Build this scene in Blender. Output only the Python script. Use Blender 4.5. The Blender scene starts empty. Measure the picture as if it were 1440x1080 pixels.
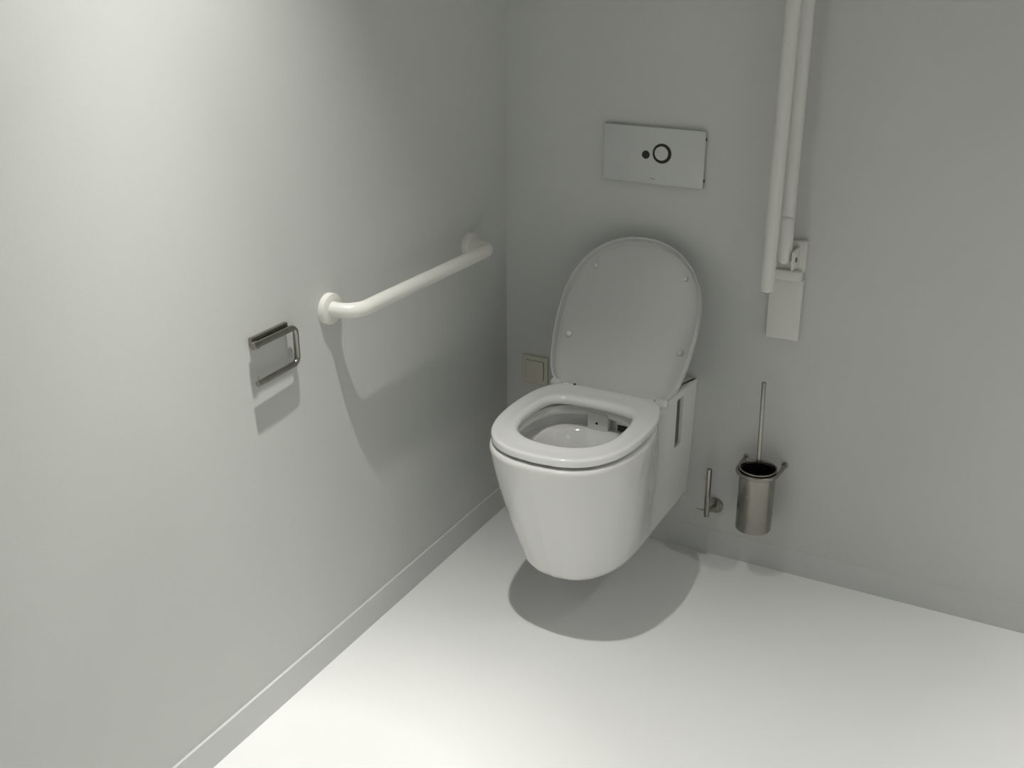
import bpy, bmesh, math
from mathutils import Vector, Matrix
S = bpy.context.scene
C = S.collection
PI = math.pi

# ------------------------------------------------------------------ materials
def mat(name, col, rough=.4, metal=0., noise=0., nscale=8., coat=0., bump=0., bscale=200., aniso=0., spec=.5):
    m = bpy.data.materials.new(name); m.use_nodes = True
    nt = m.node_tree; b = nt.nodes['Principled BSDF']
    b.inputs['Base Color'].default_value = (*col, 1)
    b.inputs['Roughness'].default_value = rough
    b.inputs['Metallic'].default_value = metal
    b.inputs['Coat Weight'].default_value = coat
    b.inputs['Coat Roughness'].default_value = .025
    b.inputs['Specular IOR Level'].default_value = spec
    b.inputs['Anisotropic'].default_value = aniso
    tc = nt.nodes.new('ShaderNodeTexCoord')
    if noise:
        n = nt.nodes.new('ShaderNodeTexNoise'); n.inputs['Scale'].default_value = nscale
        n.inputs['Detail'].default_value = 4
        r = nt.nodes.new('ShaderNodeValToRGB')
        r.color_ramp.elements[0].position = .3; r.color_ramp.elements[1].position = .7
        r.color_ramp.elements[0].color = (*[c*(1-noise) for c in col], 1)
        r.color_ramp.elements[1].color = (*[min(1, c*(1+noise)) for c in col], 1)
        nt.links.new(tc.outputs['Object'], n.inputs['Vector'])
        nt.links.new(n.outputs['Fac'], r.inputs['Fac'])
        nt.links.new(r.outputs['Color'], b.inputs['Base Color'])
    if bump:
        n = nt.nodes.new('ShaderNodeTexNoise'); n.inputs['Scale'].default_value = bscale
        nt.links.new(tc.outputs['Object'], n.inputs['Vector'])
        bp = nt.nodes.new('ShaderNodeBump'); bp.inputs['Strength'].default_value = bump
        bp.inputs['Distance'].default_value = .001
        nt.links.new(n.outputs['Fac'], bp.inputs['Height'])
        nt.links.new(bp.outputs['Normal'], b.inputs['Normal'])
    return m
M_wall = mat('grey_wall_paint', (.60, .611, .588), .55, noise=.012, nscale=2.5, bump=.15, bscale=350, spec=.35)
M_base = mat('skirting_paint', (.61, .62, .605), .5, noise=.01, nscale=3)
M_floor = mat('pale_resin_floor', (.82, .825, .815), .42, noise=.01, nscale=3, bump=.05, bscale=90, spec=.4)
M_ceil = mat('white_ceiling_paint', (.62, .62, .61), .8)
M_ceramic = mat('white_glazed_ceramic', (.79, .79, .775), .10, coat=1., noise=.004, nscale=3)
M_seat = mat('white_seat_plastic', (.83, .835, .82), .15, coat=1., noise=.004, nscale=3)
M_lid = mat('shaded_lid_plastic', (.60, .605, .59), .12, coat=1., noise=.004, nscale=3)  # darker copy of the seat plastic, the lid's shade is put into its colour
M_rub = mat('white_rubber', (.82, .82, .8), .4, noise=.01)
M_plate = mat('white_flush_plastic', (.60, .61, .595), .35, noise=.004)
M_bar = mat('cream_nylon', (.80, .79, .74), .3, coat=.3, noise=.006)
M_cream = mat('cream_switch_plastic', (.62, .59, .50), .35, noise=.006)
M_steel = mat('brushed_steel', (.34, .325, .29), .22, metal=1, noise=.06, nscale=60)
M_steel_pot = mat('brushed_steel_pot', (.34, .325, .29), .24, metal=1, noise=.05, nscale=60)
M_black = mat('black_plastic', (.008, .008, .008), .4, noise=.1)
M_dark = mat('dark_gap', (.03, .03, .03), .6, noise=.1)
M_bristle = mat('grey_bristle', (.05, .05, .05), .8, noise=.2, nscale=200)
M_recess_shade = mat('grey_recess_shade', (.10, .105, .10), .5, noise=.03)  # dark grey standing for the shade inside the side recess
M_rail = mat('white_rail_nylon', (.68, .68, .635), .34, noise=.006)
M_gap = mat('grey_backing', (.16, .165, .16), .5, noise=.05)

# ------------------------------------------------------------------ helpers
def tag(o, label=None, cat=None, group=None, kind=None):
    if label: o['label'] = label
    if cat: o['category'] = cat
    if group: o['group'] = group
    if kind: o['kind'] = kind
    return o
def thing(name, loc, label, cat):
    o = bpy.data.objects.new(name, None); C.objects.link(o)
    o.location = loc; o.empty_display_size = .05
    o['label'] = label; o['category'] = cat
    return o
def obj(name, bm, m, parent=None, smooth=True, angle=35, label=None, normals=True):
    """bm in world coordinates; parented objects keep the world place"""
    if normals: bmesh.ops.recalc_face_normals(bm, faces=bm.faces)
    me = bpy.data.meshes.new(name); bm.to_mesh(me); bm.free()
    me.materials.append(m)
    if smooth:
        for p in me.polygons: p.use_smooth = True
        me.set_sharp_from_angle(angle=math.radians(angle))
    o = bpy.data.objects.new(name, me); C.objects.link(o)
    if parent is not None:
        off = Vector((0, 0, 0)); q = parent
        while q is not None: off += q.location; q = q.parent
        me.transform(Matrix.Translation(-off)); o.parent = parent
    if label: o['label'] = label
    return o
def box(bm, x0, x1, y0, y1, z0, z1, bev=0, seg=2):
    r = bmesh.ops.create_cube(bm, size=1)
    vs = r['verts']
    for v in vs:
        v.co = Vector((x0+(v.co.x+.5)*(x1-x0), y0+(v.co.y+.5)*(y1-y0), z0+(v.co.z+.5)*(z1-z0)))
    if bev:
        es = list({e for v in vs for e in v.link_edges})
        bmesh.ops.bevel(bm, geom=es, offset=bev, segments=seg, profile=.5, affect='EDGES')
    return bm
def catmull(P, n, closed=False):
    out = []; N = len(P); P = [Vector(p) for p in P]
    rng = range(N) if closed else range(N-1)
    for i in rng:
        if closed: a, b, c, d = P[i-1], P[i], P[(i+1) % N], P[(i+2) % N]
        else:
            a = P[i-1] if i > 0 else P[0]*2-P[1]; b = P[i]; c = P[i+1]
            d = P[i+2] if i+2 < N else P[-1]*2-P[-2]
        for k in range(n):
            t = k/n
            out.append(.5*((2*b)+(c-a)*t+(2*a-5*b+4*c-d)*t*t+(3*b-a-3*c+d)*t**3))
    if not closed: out.append(P[-1].copy())
    return out
def fillet(P, r, n=8):
    """polyline with rounded corners"""
    P = [Vector(p) for p in P]; out = [P[0]]
    for i in range(1, len(P)-1):
        a, b, c = P[i-1], P[i], P[i+1]
        u = (a-b).normalized(); v = (c-b).normalized()
        ang = u.angle(v); d = min(r/math.tan(ang/2), (a-b).length*.97, (c-b).length*.6)
        rr = d*math.tan(ang/2); ctr = b+(u+v).normalized()*(rr/math.sin(ang/2))
        s = b+u*d-ctr; e = b+v*d-ctr; tot = s.angle(e); ax = s.cross(e).normalized()
        for k in range(n+1):
            out.append(ctr+Matrix.Rotation(tot*k/n, 3, ax) @ s)
    out.append(P[-1]); return out
def tube(bm, pts, r, seg=20, cap=True, round_end=0):
    """sweep; r may be a list; round_end bevels both ends by that much"""
    pts = [Vector(p) for p in pts]
    rs = list(r) if isinstance(r, (list, tuple)) else [r]*len(pts)
    if round_end:
        k = round_end
        def ends(p, q, R):
            d = (p-q).normalized(); o = []
            for j in range(4):
                a = j/4*PI/2
                o.append((p-d*(k-k*math.sin(a)) if False else p-d*k*(1-math.cos(PI/2-a)) , R-k+k*math.cos(PI/2-a) if False else R-k*(1-math.sin(PI/2-a))))
            return o
        def cap_profile(p, q, R):
            d = (p-q).normalized(); o = []
            for j in range(4):
                a = PI/2*j/4
                o.append((p-d*k*(1-math.cos(a)), R-k+k*math.sin(a)))
            return o                       # from the tip inwards
        s = cap_profile(pts[0], pts[1], rs[0]); e = cap_profile(pts[-1], pts[-2], rs[-1])
        d0 = (pts[0]-pts[1]).normalized(); d1 = (pts[-1]-pts[-2]).normalized()
        mid = [(pts[0]-d0*k, rs[0])]+list(zip(pts[1:-1], rs[1:-1]))+[(pts[-1]-d1*k, rs[-1])]
        al = s+mid+e[::-1]
        pts = [a[0] for a in al]; rs = [a[1] for a in al]
    n = len(pts); T = []
    for i in range(n):
        a = pts[max(0, i-1)]; b = pts[min(n-1, i+1)]
        T.append((b-a).normalized())
    up = Vector((0, 0, 1)) if abs(T[0].z) < .9 else Vector((0, 1, 0))
    u = T[0].cross(up).normalized(); rings = []
    for i in range(n):
        u = (u-T[i]*u.dot(T[i])).normalized(); v = T[i].cross(u)
        rings.append([bm.verts.new(pts[i]+(u*math.cos(2*PI*j/seg)+v*math.sin(2*PI*j/seg))*rs[i]) for j in range(seg)])
    for a, b in zip(rings, rings[1:]):
        for j in range(seg):
            bm.faces.new((a[j], a[(j+1) % seg], b[(j+1) % seg], b[j]))
    if cap:
        bm.faces.new(rings[0]); bm.faces.new(rings[-1])
    return bm
def lathe(bm, prof, ctr, axis='Z', seg=48, close=False):
    """prof: list of (radius, height) about an axis through ctr; radius 0 allowed"""
    ctr = Vector(ctr); rings = []
    for r, h in prof:
        ring = []
        if r < 1e-6:
            p = {'Z': Vector((0, 0, h)), 'X': Vector((h, 0, 0)), 'Y': Vector((0, h, 0))}[axis]
            ring = [bm.verts.new(ctr+p)]
        else:
            for j in range(seg):
                c, s = math.cos(2*PI*j/seg)*r, math.sin(2*PI*j/seg)*r
                p = {'Z': Vector((c, s, h)), 'X': Vector((h, c, s)), 'Y': Vector((c, h, s))}[axis]
                ring.append(bm.verts.new(ctr+p))
        rings.append(ring)
    prs = list(zip(rings, rings[1:]))
    if close: prs.append((rings[-1], rings[0]))
    for a, b in prs:
        for j in range(seg):
            k = (j+1) % seg
            if len(a) == 1 and len(b) == 1: continue
            if len(a) == 1: bm.faces.new((a[0], b[j], b[k]))
            elif len(b) == 1: bm.faces.new((a[j], a[k], b[0]))
            else: bm.faces.new((a[j], a[k], b[k], b[j]))
    return bm
def loft(bm, rings, cap0=False, cap1=False, close=False):
    R = [[bm.verts.new(p) for p in r] for r in rings]; n = len(R[0])
    prs = list(zip(R, R[1:]))
    if close: prs.append((R[-1], R[0]))
    for a, b in prs:
        for j in range(n):
            bm.faces.new((a[j], a[(j+1) % n], b[(j+1) % n], b[j]))
    if cap0: bm.faces.new(R[0])
    if cap1: bm.faces.new(R[-1])
    return bm

# ------------------------------------------------------------------ setting
RX, RY, RZ = 2.5, -3.6, 2.6
def struct(name, bm, m, label, cat='wall'):
    o = obj(name, bm, m, smooth=False)
    return tag(o, label, cat, kind='structure')
struct('floor', box(bmesh.new(), -.1, RX+.1, RY-.1, .1, -.1, 0), M_floor, 'pale seamless resin floor under the wall-hung toilet', 'floor')
struct('ceiling', box(bmesh.new(), -.1, RX+.1, RY-.1, .1, RZ, RZ+.1), M_ceil, 'plain white ceiling above the toilet room', 'ceiling')
struct('wall_left', box(bmesh.new(), -.1, -.003, RY-.1, .1, 0, RZ), M_wall, 'plain light grey wall carrying the horizontal grab bar', 'wall')
struct('wall_back', box(bmesh.new(), -.003, RX, 0, .1, 0, RZ), M_wall, 'plain light grey wall behind the toilet', 'wall')
struct('wall_right', box(bmesh.new(), RX, RX+.1, RY-.1, .1, 0, RZ), M_wall, 'plain grey wall facing the grab bar wall', 'wall')
struct('wall_front', box(bmesh.new(), -.003, RX, RY-.1, RY, 0, RZ), M_wall, 'plain grey wall facing the toilet', 'wall')
HB = .075
struct('baseboard_left', box(bmesh.new(), -.003, .0035, RY, -.0012, 0, HB), M_base, 'low grey skirting along the grab bar wall', 'skirting')
struct('baseboard_back', box(bmesh.new(), -.003, RX, -.0012, 0, 0, HB), M_base, 'low grey skirting along the wall behind the toilet', 'skirting')

# ------------------------------------------------------------------ toilet
XC = .413
toilet = thing('wall_hung_toilet', (XC, 0, .15), 'white glossy wall-hung toilet with its lid raised against the back wall', 'toilet')
TOPO = [(.147, 0), (.142, -.06), (.137, -.13), (.135, -.20), (.144, -.262), (.166, -.33), (.180, -.41), (.176, -.48), (.160, -.55), (.127, -.607), (.071, -.642), (0, -.653)]
BOTO = [(.134, 0), (.134, -.06), (.134, -.12), (.134, -.18), (.134, -.24), (.134, -.30), (.132, -.355), (.126, -.41), (.110, -.46), (.082, -.502), (.045, -.527), (0, -.535)]
SUB = 14
def outline(half, inset=0.):
    pts = catmull([(x, y, 0) for x, y in half], SUB)
    L = [p.copy() for p in pts]
    full = L + [Vector((-p.x, p.y, 0)) for p in L[-2::-1]]
    nb = 10
    back = [Vector((-L[0].x+2*L[0].x*k/nb, L[0].y, 0)) for k in range(1, nb)]
    full += back
    if inset:
        n = len(full); out = []
        for i in range(n):
            a, b = full[i-1], full[(i+1) % n]
            t = (b-a).normalized(); nr = Vector((-t.y, t.x, 0))
            q = full[i]+nr*(-inset)
            out.append(q)
        # keep the back line on the wall
        for i, q in enumerate(out):
            if abs(full[i].y) < 1e-6: q.y = 0
        # pick the inward side
        if abs(out[len(L)-1].y) > abs(full[len(L)-1].y):
            return outline_flip(full, inset)
        full = out
    return full
def outline_flip(full, inset):
    n = len(full); out = []
    for i in range(n):
        a, b = full[i-1], full[(i+1) % n]
        t = (b-a).normalized(); nr = Vector((-t.y, t.x, 0))
        q = full[i]+nr*inset
        if abs(full[i].y) < 1e-6: q.y = 0
        out.append(q)
    return out
T0 = outline(TOPO); B0 = outline(BOTO)
T_in = outline(TOPO, .009); B_in = outline(BOTO, .022)
Z0, Z1 = .150, .505
def mixr(A, B, f, z): return [Vector((XC+a.x*(1-f)+b.x*f, a.y*(1-f)+b.y*f-.0005, z)) for a, b in zip(A, B)]
rings = []
def ins(full, d):
    return outline_flip(full, d)
rbot = .024; rtop = .009
def lev(z):
    u = (z-Z0)/(Z1-Z0); return 1-(1-u)**1.32
for k in range(6):                         # rounded foot edge
    a = PI/2*k/5; z = Z0+rbot*(1-math.cos(a)); d = rbot*(1-math.sin(a))
    f = lev(z)
    base = [B0[i]*(1-f)+T0[i]*f for i in range(len(T0))]
    sgn = outline_flip(base, d)
    chk = outline_flip(base, -d)
    pick = sgn if abs(sgn[len(catmull([(x, y, 0) for x, y in TOPO], SUB))-1].y) <= abs(chk[len(catmull([(x, y, 0) for x, y in TOPO], SUB))-1].y) else chk
    rings.append([Vector((XC+p.x, p.y-.0005, z)) for p in pick])
NZ = 48
for k in range(1, NZ):
    z = Z0+rbot+(Z1-rtop-Z0-rbot)*k/NZ
    rings.append(mixr(B0, T0, lev(z), z))
NF = len(catmull([(x, y, 0) for x, y in TOPO], SUB))-1
def inset_full(base, d):
    a = outline_flip(base, d); b = outline_flip(base, -d)
    return a if abs(a[NF].y) <= abs(b[NF].y) else b
for k in range(6):
    a = PI/2*k/5; z = Z1-rtop*(1-math.sin(a)); d = rtop*(1-math.cos(a))
    rings.append([Vector((XC+p.x, p.y-.0005, z)) for p in inset_full(T0, d)])
# inner rim opening and basin, by angle about the bowl centre
BC = Vector((0, -.435, 0))
def sup(p, ax, ayb, ayf, e=2.4, cy=-.435):
    """superellipse point in the direction of p"""
    d = Vector((p.x, p.y-BC.y)); 
    th = math.atan2(d.y, d.x)
    c, s = math.cos(th), math.sin(th)
    b = ayb if s > 0 else ayf
    r = (abs(c/ax)**e+abs(s/b)**e)**(-1/e)
    return Vector((r*c, cy+r*s, 0))
def inner(ax, ayb, ayf, z, e=2.4, cy=-.435):
    return [Vector((XC+q.x, q.y, z)) for q in (sup(p, ax, ayb, ayf, e, cy) for p in T0)]
rings += [inner(.136, .149, .156, Z1), inner(.132, .145, .152, Z1-.002), inner(.130, .143, .150, Z1-.007),
          inner(.129, .142, .149, Z1-.020), inner(.131, .144, .151, Z1-.023),
          inner(.148, .160, .166, Z1-.0245), inner(.151, .163, .168, Z1-.030), inner(.151, .163, .168, Z1-.050),
          inner(.148, .160, .166, Z1-.0555), inner(.130, .142, .150, Z1-.057), inner(.125, .136, .145, Z1-.060),
          inner(.121, .129, .140, Z1-.068), inner(.113, .115, .130, Z1-.09), inner(.100, .104, .112, Z1-.12),
          inner(.082, .095, .088, Z1-.16), inner(.060, .08, .055, Z1-.20),
          inner(.045, .065, .035, Z1-.22), inner(.03, .05, .02, Z1-.235)]
bm = bmesh.new(); loft(bm, rings, True, True)
bowl = obj('bowl', bm, M_ceramic, toilet, angle=50)
# fixing recess on each side, cut out of the ceramic
def cut(o, bmc):
    me = bpy.data.meshes.new('c'); bmesh.ops.recalc_face_normals(bmc, faces=bmc.faces); bmc.to_mesh(me); bmc.free()
    c = bpy.data.objects.new('c', me); C.objects.link(c)
    md = o.modifiers.new('b', 'BOOLEAN'); md.operation = 'DIFFERENCE'; md.object = c; md.solver = 'EXACT'
    bpy.context.view_layer.update()
    dg = bpy.context.evaluated_depsgraph_get()
    new = bpy.data.meshes.new_from_object(o.evaluated_get(dg))
    o.modifiers.clear(); o.data = new
    for p in new.polygons: p.use_smooth = True
    new.set_sharp_from_angle(angle=math.radians(40))
    bpy.data.objects.remove(c, do_unlink=True)
bmc = bmesh.new()
box(bmc, XC+.100, XC+.2, -.118, -.078, .352, .486, .004, 2)
cut(bowl, bmc)
bmc = bmesh.new()
box(bmc, XC-.2, XC-.100, -.118, -.078, .352, .486, .004, 2)
cut(bowl, bmc)
for s_ in (-1, 1):  # dark block added in each recess, its colour gives the opening its shade
    bm = bmesh.new(); box(bm, XC+s_*.127-.006, XC+s_*.127+.006, -.1175, -.0785, .3525, .4855, .004, 2)
    obj('recess_shade', bm, M_recess_shade, toilet, label='dark grey block added for the shade in the side recess')
# flush spreader inside the back of the basin
bm = bmesh.new(); box(bm, XC-.030, XC+.026, -.2965, -.262, Z1-.060, Z1-.014, .004, 3)
sp = obj('flush_spreader', bm, M_ceramic, toilet)
bm = bmesh.new(); lathe(bm, [(0, -.0005), (.0035, -.0005), (.0035, .001), (0, .001)], (XC-.004, -.2965, Z1-.040), 'Y', 16)
obj('spreader_hole', bm, M_black, sp)
bm = bmesh.new(); box(bm, XC+.046, XC+.082, -.293, -.265, Z1-.034, Z1-.018, .003, 2)
inl = obj('side_jet', bm, M_ceramic, toilet)
bm = bmesh.new(); box(bm, XC+.050, XC+.078, -.2925, -.265, Z1-.050, Z1-.033)
obj('jet_opening', bm, M_black, inl)
# ---- seat
SEATO = [(0, -.236), (.06, -.236), (.112, -.239), (.136, -.254), (.153, -.280), (.168, -.325), (.175, -.385), (.1755, -.445), (.168, -.51), (.149, -.567), (.114, -.612), (.064, -.638), (0, -.646)]
SEATI = [(0, -.318), (.045, -.320), (.085, -.328), (.106, -.345), (.115, -.372), (.119, -.405), (.1195, -.435), (.117, -.468), (.108, -.505), (.090, -.537), (.064, -.558), (.034, -.569), (0, -.572)]
def ringof(half, sub=8):
    h = catmull([(x, y, 0) for x, y in half], sub)
    return h+[Vector((-p.x, p.y, 0)) for p in h[-2:0:-1]]
def offs(R, d):
    n = len(R); out = []
    ar = sum(R[i].x*R[(i+1) % n].y-R[(i+1) % n].x*R[i].y for i in range(n))
    s = 1 if ar > 0 else -1
    for i in range(n):
        t = (R[(i+1) % n]-R[i-1]).normalized()
        out.append(R[i]+Vector((-t.y, t.x, 0))*s*d)      # positive d = inwards
    return out
SO = ringof(SEATO); SI = ringof(SEATI)
def W(R, z): return [Vector((XC+p.x, p.y, z)) for p in R]
def seat_mesh(zb, zt):
    rs = []
    r = .006
    for k in range(5):
        a = PI/2*k/4; rs.append(W(offs(SO, .003*(1-math.sin(a))), zb+.003*(1-math.cos(a))))
    for k in range(8):
        a = PI/2*k/7; rs.append(W(offs(SO, r*(1-math.cos(a))), zt-r+r*math.sin(a)))
    # slightly dished top between the two edges
    for f in (.25, .5, .75):
        A = offs(SO, r); B = offs(SI, -.014)
        rs.append([Vector((XC+a.x*(1-f)+b.x*f, a.y*(1-f)+b.y*f, zt-.0012*math.sin(PI*f))) for a, b in zip(A, B)])
    ri = .014
    for k in range(8):
        a = PI/2*(1-k/7); rs.append(W(offs(SI, -ri*(1-math.cos(a))), zt-ri+ri*math.sin(a)))
    rs.append(W(SI, zb+.001)); rs.append(W(offs(SI, -.001), zb))
    b = bmesh.new(); loft(b, rs, close=True); return b
ZS = .5128
seat = obj('toilet_seat', seat_mesh(ZS, .532), M_seat, toilet, angle=50)
# buffers between seat and rim
for x, y in ((-.140, -.335), (.140, -.335), (-.118, -.575), (.118, -.575)):
    b = bmesh.new(); box(b, XC+x-.009, XC+x+.009, y-.006, y+.006, Z1-.0005, ZS+.0005, .001, 1)
    obj('seat_buffer', b, M_rub, seat)
# ---- lid, raised and leaning back: built flat, u across, v along from hinge, w outward
HINGE = Vector((XC, -.235, .520)); LEAN = math.radians(31)
VD = Vector((0, math.sin(LEAN), math.cos(LEAN))); WD = Vector((0, -math.cos(LEAN), math.sin(LEAN)))
def lp(u, v, w): return HINGE+Vector((u, 0, 0))+VD*v+WD*w
LIDO = [(0, -.012), (.07, -.012), (.118, -.008), (.145, .008), (.164, .034), (.175, .075), (.181, .12), (.184, .165), (.184, .205), (.180, .248), (.169, .292), (.147, .333), (.115, .366), (.080, .387), (.040, .400), (0, .404)]
LO = ringof(LIDO)
WB, WF = -.020, .016
def dish(R, d0, w0, w1, n):
    """inner face of the lid, gently dished towards its middle"""
    out = []
    for k in range(1, n+1):
        t = k/n
        out.append([lp(p.x*(1-t), .2+(p.y-.2)*(1-t), w0+(w1-w0)*(1-(1-t)**2)) for p in offs(R, d0)])
    return out
def LW(R, w): return [lp(p.x, p.y, w) for p in R]
rs = [LW(offs(LO, .03), WB), LW(offs(LO, .012), WB+.0005)]
for k in range(7):
    a = PI/2*k/6; rs.append(LW(offs(LO, .009*(1-math.sin(a))), WB+.009*(1-math.cos(a))))
for k in range(5):
    a = PI*k/4; rs.append(LW(offs(LO, .0022-.0022*math.cos(a)), WF-.0022+.0022*math.sin(a)))
for k in range(9):
    a = PI/2*k/8; rs.append(LW(offs(LO, .0048+.008*(1-math.cos(a))), -.006-.008*math.sin(a)))
rs += dish(LO, .0128, -.014, -.0155, 10)[:9]
b = bmesh.new(); loft(b, rs, True, True)
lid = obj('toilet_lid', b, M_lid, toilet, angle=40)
for u, v, s in ((-.121, .3195, 0), (.121, .3195, 0), (-.150, .1355, 1), (.150, .1355, 1)):
    b = bmesh.new()
    if s:
        R = .0085; prof = [(R, 0)]+[(R*math.cos(a*PI/12), .002+.0065*math.sin(a*PI/12)) for a in range(0, 6)]+[(0, .0085)]
        lathe(b, prof, (0, 0, 0), 'Z', 24)
    else:
        box(b, -.0055, .0055, -.0055, .0055, 0, .006, .0012, 2)
    for vv in b.verts:
        c = vv.co.copy(); vv.co = lp(u+c.x, v+c.y, -.0152+c.z*1.15)
    obj('lid_buffer', b, M_rub, lid)
for s in (-1, 1):
    b = bmesh.new()
    tube(b, [(XC+s*.104, -.243, .522), (XC+s*.122, -.243, .522)], .0105, 24, round_end=.002)
    hg = obj('hinge', b, M_seat, toilet)
    b = bmesh.new(); tube(b, [(XC+s*.1235, -.243, .524), (XC+s*.158, -.239, .529)], [.0125, .0125], 24, round_end=.010)
    obj('hinge_cap', b, M_lid, hg)
b = bmesh.new(); lathe(b, [(0, 0), (.003, 0), (.003, .003), (0, .003)], (XC-.090, -.243, .5315), 'Z', 12)
obj('hinge_screw', b, M_black, toilet)
# wall end trim of the ceramic is part of bowl

# ------------------------------------------------------------------ flush plate
fp = thing('flush_plate', (.415, 0, 1.0), 'white rectangular flush plate with a black ring and black dot, above the toilet', 'flush plate')
b = bmesh.new(); box(b, .292, .538, -.005, 0, 1.007, 1.133, .0005, 1)
obj('backing', b, M_gap, fp)
b = bmesh.new(); box(b, .284, .5465, -.012, -.0045, 1.003, 1.141, .0012, 2)
plate = obj('cover_panel', b, M_plate, fp)
b = bmesh.new(); lathe(b, [(.0165, -.0002), (.0165, -.0009), (.0243, -.0009), (.0243, -.0002)], (.4385, -.012, 1.0795), 'Y', 48, close=True)
lathe(b, [(.019, -.0002), (.019, -.0006), (0, -.0006)], (.4385, -.012, 1.0795), 'Y', 48)
obj('button_ring', b, M_black, fp)
b = bmesh.new(); lathe(b, [(.0172, -.0004), (.0172, -.0034), (.0166, -.004), (0, -.004)], (.4378, -.012, 1.0802), 'Y', 48)
obj('full_flush_button', b, M_plate, fp)
b = bmesh.new(); lathe(b, [(.0101, .0), (.0101, -.001), (.0095, -.0016), (0, -.0018)], (.3965, -.012, 1.0735), 'Y', 32)
obj('half_flush_button', b, M_black, fp)
b = bmesh.new()
for i, (x, w) in enumerate(((.4100, .0028), (.4136, .0022), (.4166, .0022), (.4196, .0026))):
    box(b, x, x+w, -.0123, -.0118, 1.0155-.0004*i, 1.0177-.0004*i)
obj('maker_mark', b, M_gap, fp)
for z in (1.122, 1.022):
    b = bmesh.new(); box(b, .5462, .5485, -.0105, -.0050, z-.003, z+.003)
    obj('side_clip', b, M_dark, fp)

# ------------------------------------------------------------------ light switch
sw = thing('light_switch', (.089, 0, .405), 'small square cream rocker switch low on the back wall left of the toilet', 'switch')
b = bmesh.new(); box(b, .049, .129, -.0065, 0, .402, .484, .003, 3)
obj('frame', b, M_cream, sw)
b = bmesh.new(); box(b, .0608, .1172, -.0070, -.0060, .4155, .4715)
obj('rocker_gap', b, M_gap, sw)
b = bmesh.new(); box(b, .0622, .1158, -.0095, -.006, .4162, .4706, .001, 2)
obj('rocker', b, M_cream, sw)

# ------------------------------------------------------------------ grab bar on the left wall
gb = thing('grab_bar', (0, -.5, .84), 'white horizontal grab bar with two round flanges on the left wall', 'grab bar')
Y1, Y2, ZG, XG, RG = -.793, -.202, .849, .064, .0165
ZE = .840
b = bmesh.new()
tube(b, fillet([(.008, Y1, ZG), (XG, Y1, ZG-.001), (XG, Y2, ZE), (.008, Y2, ZE)], .048, 14), RG, 28)
obj('rail', b, M_bar, gb)
for y, z in ((Y1, ZG), (Y2, ZE)):
    b = bmesh.new()
    lathe(b, [(0, -.003), (.0338, -.003), (.0338, .0085), (.0332, .0100), (.0318, .0108), (.021, .0108), (.0185, .0112), (0, .0112)], (0, y, z), 'X', 48)
    obj('flange', b, M_bar, gb)

# ------------------------------------------------------------------ toilet roll holder
rh = thing('toilet_roll_holder', (0, -1.0, .78), 'brushed steel toilet roll holder with no roll, on the left wall', 'toilet roll holder')
b = bmesh.new(); box(b, -.003, .0060, -1.046, -.936, .846, .864, .001, 1)
obj('wall_bracket', b, M_steel, rh)
YR0, YR1, ZT, ZB, XR = -1.052, -.938, .852, .775, .0140
b = bmesh.new(); tube(b, [(XR, YR0+.013, ZT), (XR, YR1-.004, ZT)], .0068, 20)
obj('hinge_sleeve', b, M_steel, rh)
b = bmesh.new(); tube(b, [(XR, YR0-.002, ZT), (XR, YR0+.0125, ZT)], .0082, 20, round_end=.0015)
obj('pivot_cap', b, M_steel, rh)
b = bmesh.new(); box(b, .0050, XR, YR0+.006, YR0+.013, ZT-.006, ZT+.006)
obj('pivot_lug', b, M_steel, rh)
b = bmesh.new(); box(b, .0050, XR, YR1-.008, YR1-.002, ZT-.006, ZT+.006)
obj('pivot_lug', b, M_steel, rh)
b = bmesh.new()
tube(b, fillet([(XR, YR1-.004, ZT), (XR, YR1+.014, ZT), (XR, YR1+.014, ZB), (XR+.001, YR0+.001, ZB-.003)], .014, 8), .0062, 20, round_end=.001)
arm = obj('roll_arm', b, M_steel, rh)
b = bmesh.new(); tube(b, [(XR, YR0+.006, ZB+.0025), (XR, YR0+.006, ZB+.011)], .0018, 10)
obj('end_pin', b, M_steel, arm)

# ------------------------------------------------------------------ spare roll holder on the back wall
sr = thing('spare_roll_holder', (.632, 0, .15), 'small upright steel spare roll pin on a round plate beside the toilet', 'spare roll holder')
b = bmesh.new(); lathe(b, [(0, 0), (.0215, 0), (.0215, -.005), (.0205, -.006), (0, -.006)], (.634, 0, .152), 'Y', 40)
obj('wall_plate', b, M_steel, sr)
b = bmesh.new(); tube(b, [(.634, -.005, .152), (.626, -.050, .152)], .0055, 16)
obj('post', b, M_steel, sr)
b = bmesh.new(); tube(b, [(.626, -.052, .141), (.626, -.052, .281)], .0070, 20, round_end=.0012)
obj('upright_pin', b, M_steel, sr)
b = bmesh.new(); tube(b, [(.624, -.052, .157), (.598, -.052, .157)], .0018, 10)
obj('side_pin', b, M_steel, sr)

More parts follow.
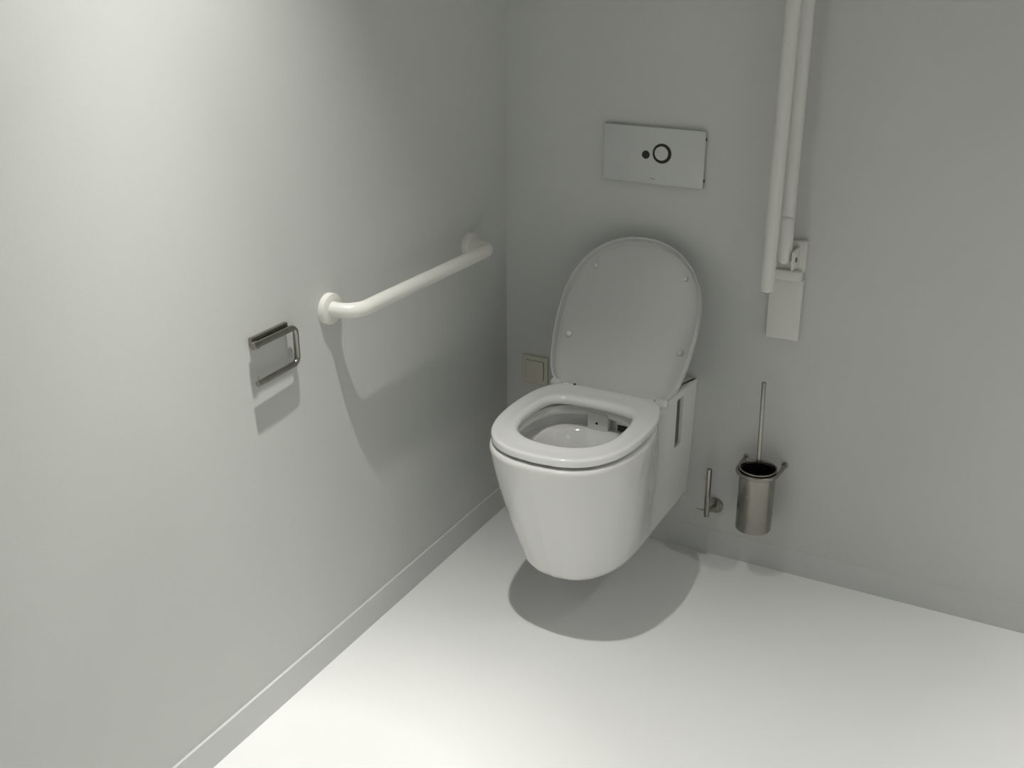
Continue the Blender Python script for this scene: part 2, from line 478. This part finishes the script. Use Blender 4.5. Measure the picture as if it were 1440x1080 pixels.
# ------------------------------------------------------------------ toilet brush and its holder
PX, PY = .757, -.066
bh = thing('toilet_brush_holder', (PX, 0, .14), 'brushed steel cylindrical brush pot held by a ring on the back wall', 'toilet brush holder')
ZP0, ZP1, PR = .150, .322, .0455
b = bmesh.new()
lathe(b, [(0, ZP0), (PR-.003, ZP0), (PR-.0005, ZP0+.001), (PR, ZP0+.003), (PR, ZP1-.003), (PR+.0025, ZP1-.001), (PR+.0025, ZP1+.0008), (PR-.001, ZP1+.001), (PR-.0025, ZP1-.002), (PR-.0025, ZP0+.004), (0, ZP0+.004)], (PX, PY, 0), 'Z', 64)
obj('pot', b, M_steel_pot, bh)
b = bmesh.new()
lathe(b, [(PR-.003, ZP1-.006), (PR-.003, ZP1-.1), (0, ZP1-.1), (0, ZP1-.098), (PR-.0045, ZP1-.098), (PR-.0045, ZP1-.006)], (PX, PY, 0), 'Z', 48, close=True)
obj('inner_liner', b, M_black, bh)
b = bmesh.new(); rt = .0052; RR = PR+rt+.0005; ZR = ZP1-.009
pts = []
for k in range(0, 29):
    a = math.radians(-25-130*k/28) if False else math.radians(8-196*k/28)
    pts.append((PX+RR*math.cos(a), PY+RR*math.sin(a), ZR))
pts = [(PX+RR+.001, -.0003, ZR), (PX+RR+.001, PY+.025, ZR)]+pts+[(PX-RR-.001, PY+.025, ZR), (PX-RR-.001, -.0003, ZR)]
tube(b, pts, rt, 16)
obj('holder_ring', b, M_steel, bh)
for s in (-1, 1):
    b = bmesh.new(); lathe(b, [(0, -.0002), (.0080, -.0002), (.0080, -.006), (.0072, -.007), (0, -.007)], (PX+s*(RR+.001), 0, ZR), 'Y', 24)
    obj('mounting_cap', b, M_steel, bh)
tb = thing('toilet_brush', (PX, PY, ZP1-.12), 'toilet brush with a slim steel handle standing in the steel pot', 'toilet brush')
b = bmesh.new(); tube(b, [(PX+.001, PY+.002, ZP1-.085), (PX-.005, PY+.002, .5555)], .0054, 18, round_end=.001)
obj('handle', b, M_steel, tb)
b = bmesh.new(); lathe(b, [(0, ZP1-.0955), (.030, ZP1-.0955), (.034, ZP1-.085), (.030, ZP1-.066), (.014, ZP1-.056), (.009, ZP1-.040), (.006, ZP1-.022), (0, ZP1-.022)], (PX+.001, PY+.002, 0), 'Z', 32)
obj('brush_head', b, M_bristle, tb)

# ------------------------------------------------------------------ folding support rail, raised
fr = thing('folding_support_rail', (.773, 0, .655), 'white folding support rail raised upright on the back wall right of the toilet', 'support rail')
XF = .772
b = bmesh.new(); box(b, XF-.040, XF+.040, -.020, -.0002, .657, .812, .003, 3)
obj('wall_cover', b, M_rail, fr)
b = bmesh.new(); box(b, XF-.036, XF+.036, -.026, -.0002, .808, .834, .004, 3)
obj('cover_cap', b, M_rail, fr)
b = bmesh.new(); box(b, XF-.028, XF+.040, -.014, -.0002, .832, .906, .002, 2)
obj('wall_bracket', b, M_rail, fr)
for s in (-1, 1):
    b = bmesh.new(); box(b, XF+s*.0215-.003, XF+s*.0215+.003, -.066, -.012, .846, .892, .002, 2)
    obj('hinge_cheek', b, M_rail, fr)
b = bmesh.new(); tube(b, [(XF-.027, -.045, .868), (XF+.027, -.045, .868)], .006, 16)
obj('hinge_pin', b, M_gap, fr)
b = bmesh.new()
tube(b, fillet([(XF-.003, -.045, .935), (XF-.003, -.045, 1.66), (XF+.004, -.182, 1.66), (XF-.003, -.178, .826)], .060, 12), .0160, 28)
obj('rail', b, M_rail, fr)
b = bmesh.new(); tube(b, [(XF-.001, -.050, .856), (XF-.003, -.052, .975)], .0175, 24, round_end=.016)
obj('hinge_arm', b, M_rail, fr)
b = bmesh.new(); tube(b, [(XF-.003, -.178, .8275), (XF-.003, -.178, .8245)], .0142, 24)
obj('end_cap', b, M_gap, fr)

# ------------------------------------------------------------------ camera
cam = bpy.data.cameras.new('camera'); co = bpy.data.objects.new('camera', cam); C.objects.link(co)
f = 1580.
cam.sensor_fit = 'HORIZONTAL'; cam.sensor_width = 36; cam.lens = f*36/1440
r = Vector((0.88038797, 0.47423103, -0.00468475)); u = Vector((-0.17913272, 0.34166554, 0.92259207)); w = Vector((-0.4391224, 0.81139977, -0.38574853))
co.matrix_world = Matrix(((r.x, u.x, -w.x, 1.42031), (r.y, u.y, -w.y, -2.60097), (r.z, u.z, -w.z, 1.62), (0, 0, 0, 1)))
cam.clip_start = .02; S.camera = co

# ------------------------------------------------------------------ light: recessed ceiling lamps
def lamp(name, loc, power, prof, rad=.02, col=(1, .985, .95)):
    """a recessed downlight: point source with a photometric profile of (angle from straight down, intensity)"""
    l = bpy.data.lights.new(name, 'POINT'); l.shadow_soft_size = rad; l.color = col; l.energy = power
    l.use_nodes = True; nt = l.node_tree
    em = [n for n in nt.nodes if n.type == 'EMISSION'][0]
    def val(a):
        for (a0, v0), (a1, v1) in zip(prof, prof[1:]):
            if a0 <= a <= a1: return v0+(v1-v0)*(a-a0)/(a1-a0)
        return 0
    ang = list(range(0, 181, 1))
    t = bpy.data.texts.new(name+'_profile')
    t.write('IESNA:LM-63-1995\nTILT=NONE\n1 -1 1 %d 1 1 2 0 0 0\n1 1 1\n' % len(ang))
    for i in range(0, len(ang), 10): t.write(' '.join('%g' % a for a in ang[i:i+10])+'\n')
    t.write('0\n')
    for i in range(0, len(ang), 10): t.write(' '.join('%.5f' % val(a) for a in ang[i:i+10])+'\n')
    ies = nt.nodes.new('ShaderNodeTexIES'); ies.mode = 'INTERNAL'; ies.ies = t
    ies.inputs['Strength'].default_value = 1
    nt.links.new(ies.outputs['Fac'], em.inputs['Strength'])
    o = bpy.data.objects.new(name, l); C.objects.link(o); o.location = loc
    return o
LP = (.38, -1.14, 2.5)
#LAMPS
main = lamp('downlight', LP, 1000, [(0, 2.55), (6, 2.65), (10, 2.75), (18, 1.48), (24, .98), (30, .48), (36, .06), (46, .045), (65, 0), (180, 0)])
main.rotation_euler = (math.radians(-7), math.radians(3), 0)
NAR = [(0, 1), (12, .8), (22, .4), (32, .12), (45, .02), (90, 0), (180, 0)]
lamp('downlight', (1.9, -2.6, 2.5), 3360, NAR)
lamp('downlight', (2.2, -.7, 2.5), 2730, NAR)
#END
wd = bpy.data.worlds.new('world'); S.world = wd; wd.use_nodes = True
wd.node_tree.nodes['Background'].inputs[0].default_value = (.5, .5, .5, 1)
wd.node_tree.nodes['Background'].inputs[1].default_value = .0
S.view_settings.view_transform = 'Standard'; S.view_settings.look = 'None'
S.view_settings.exposure = 0.; S.view_settings.gamma = 1.; S.view_settings.use_curve_mapping = False
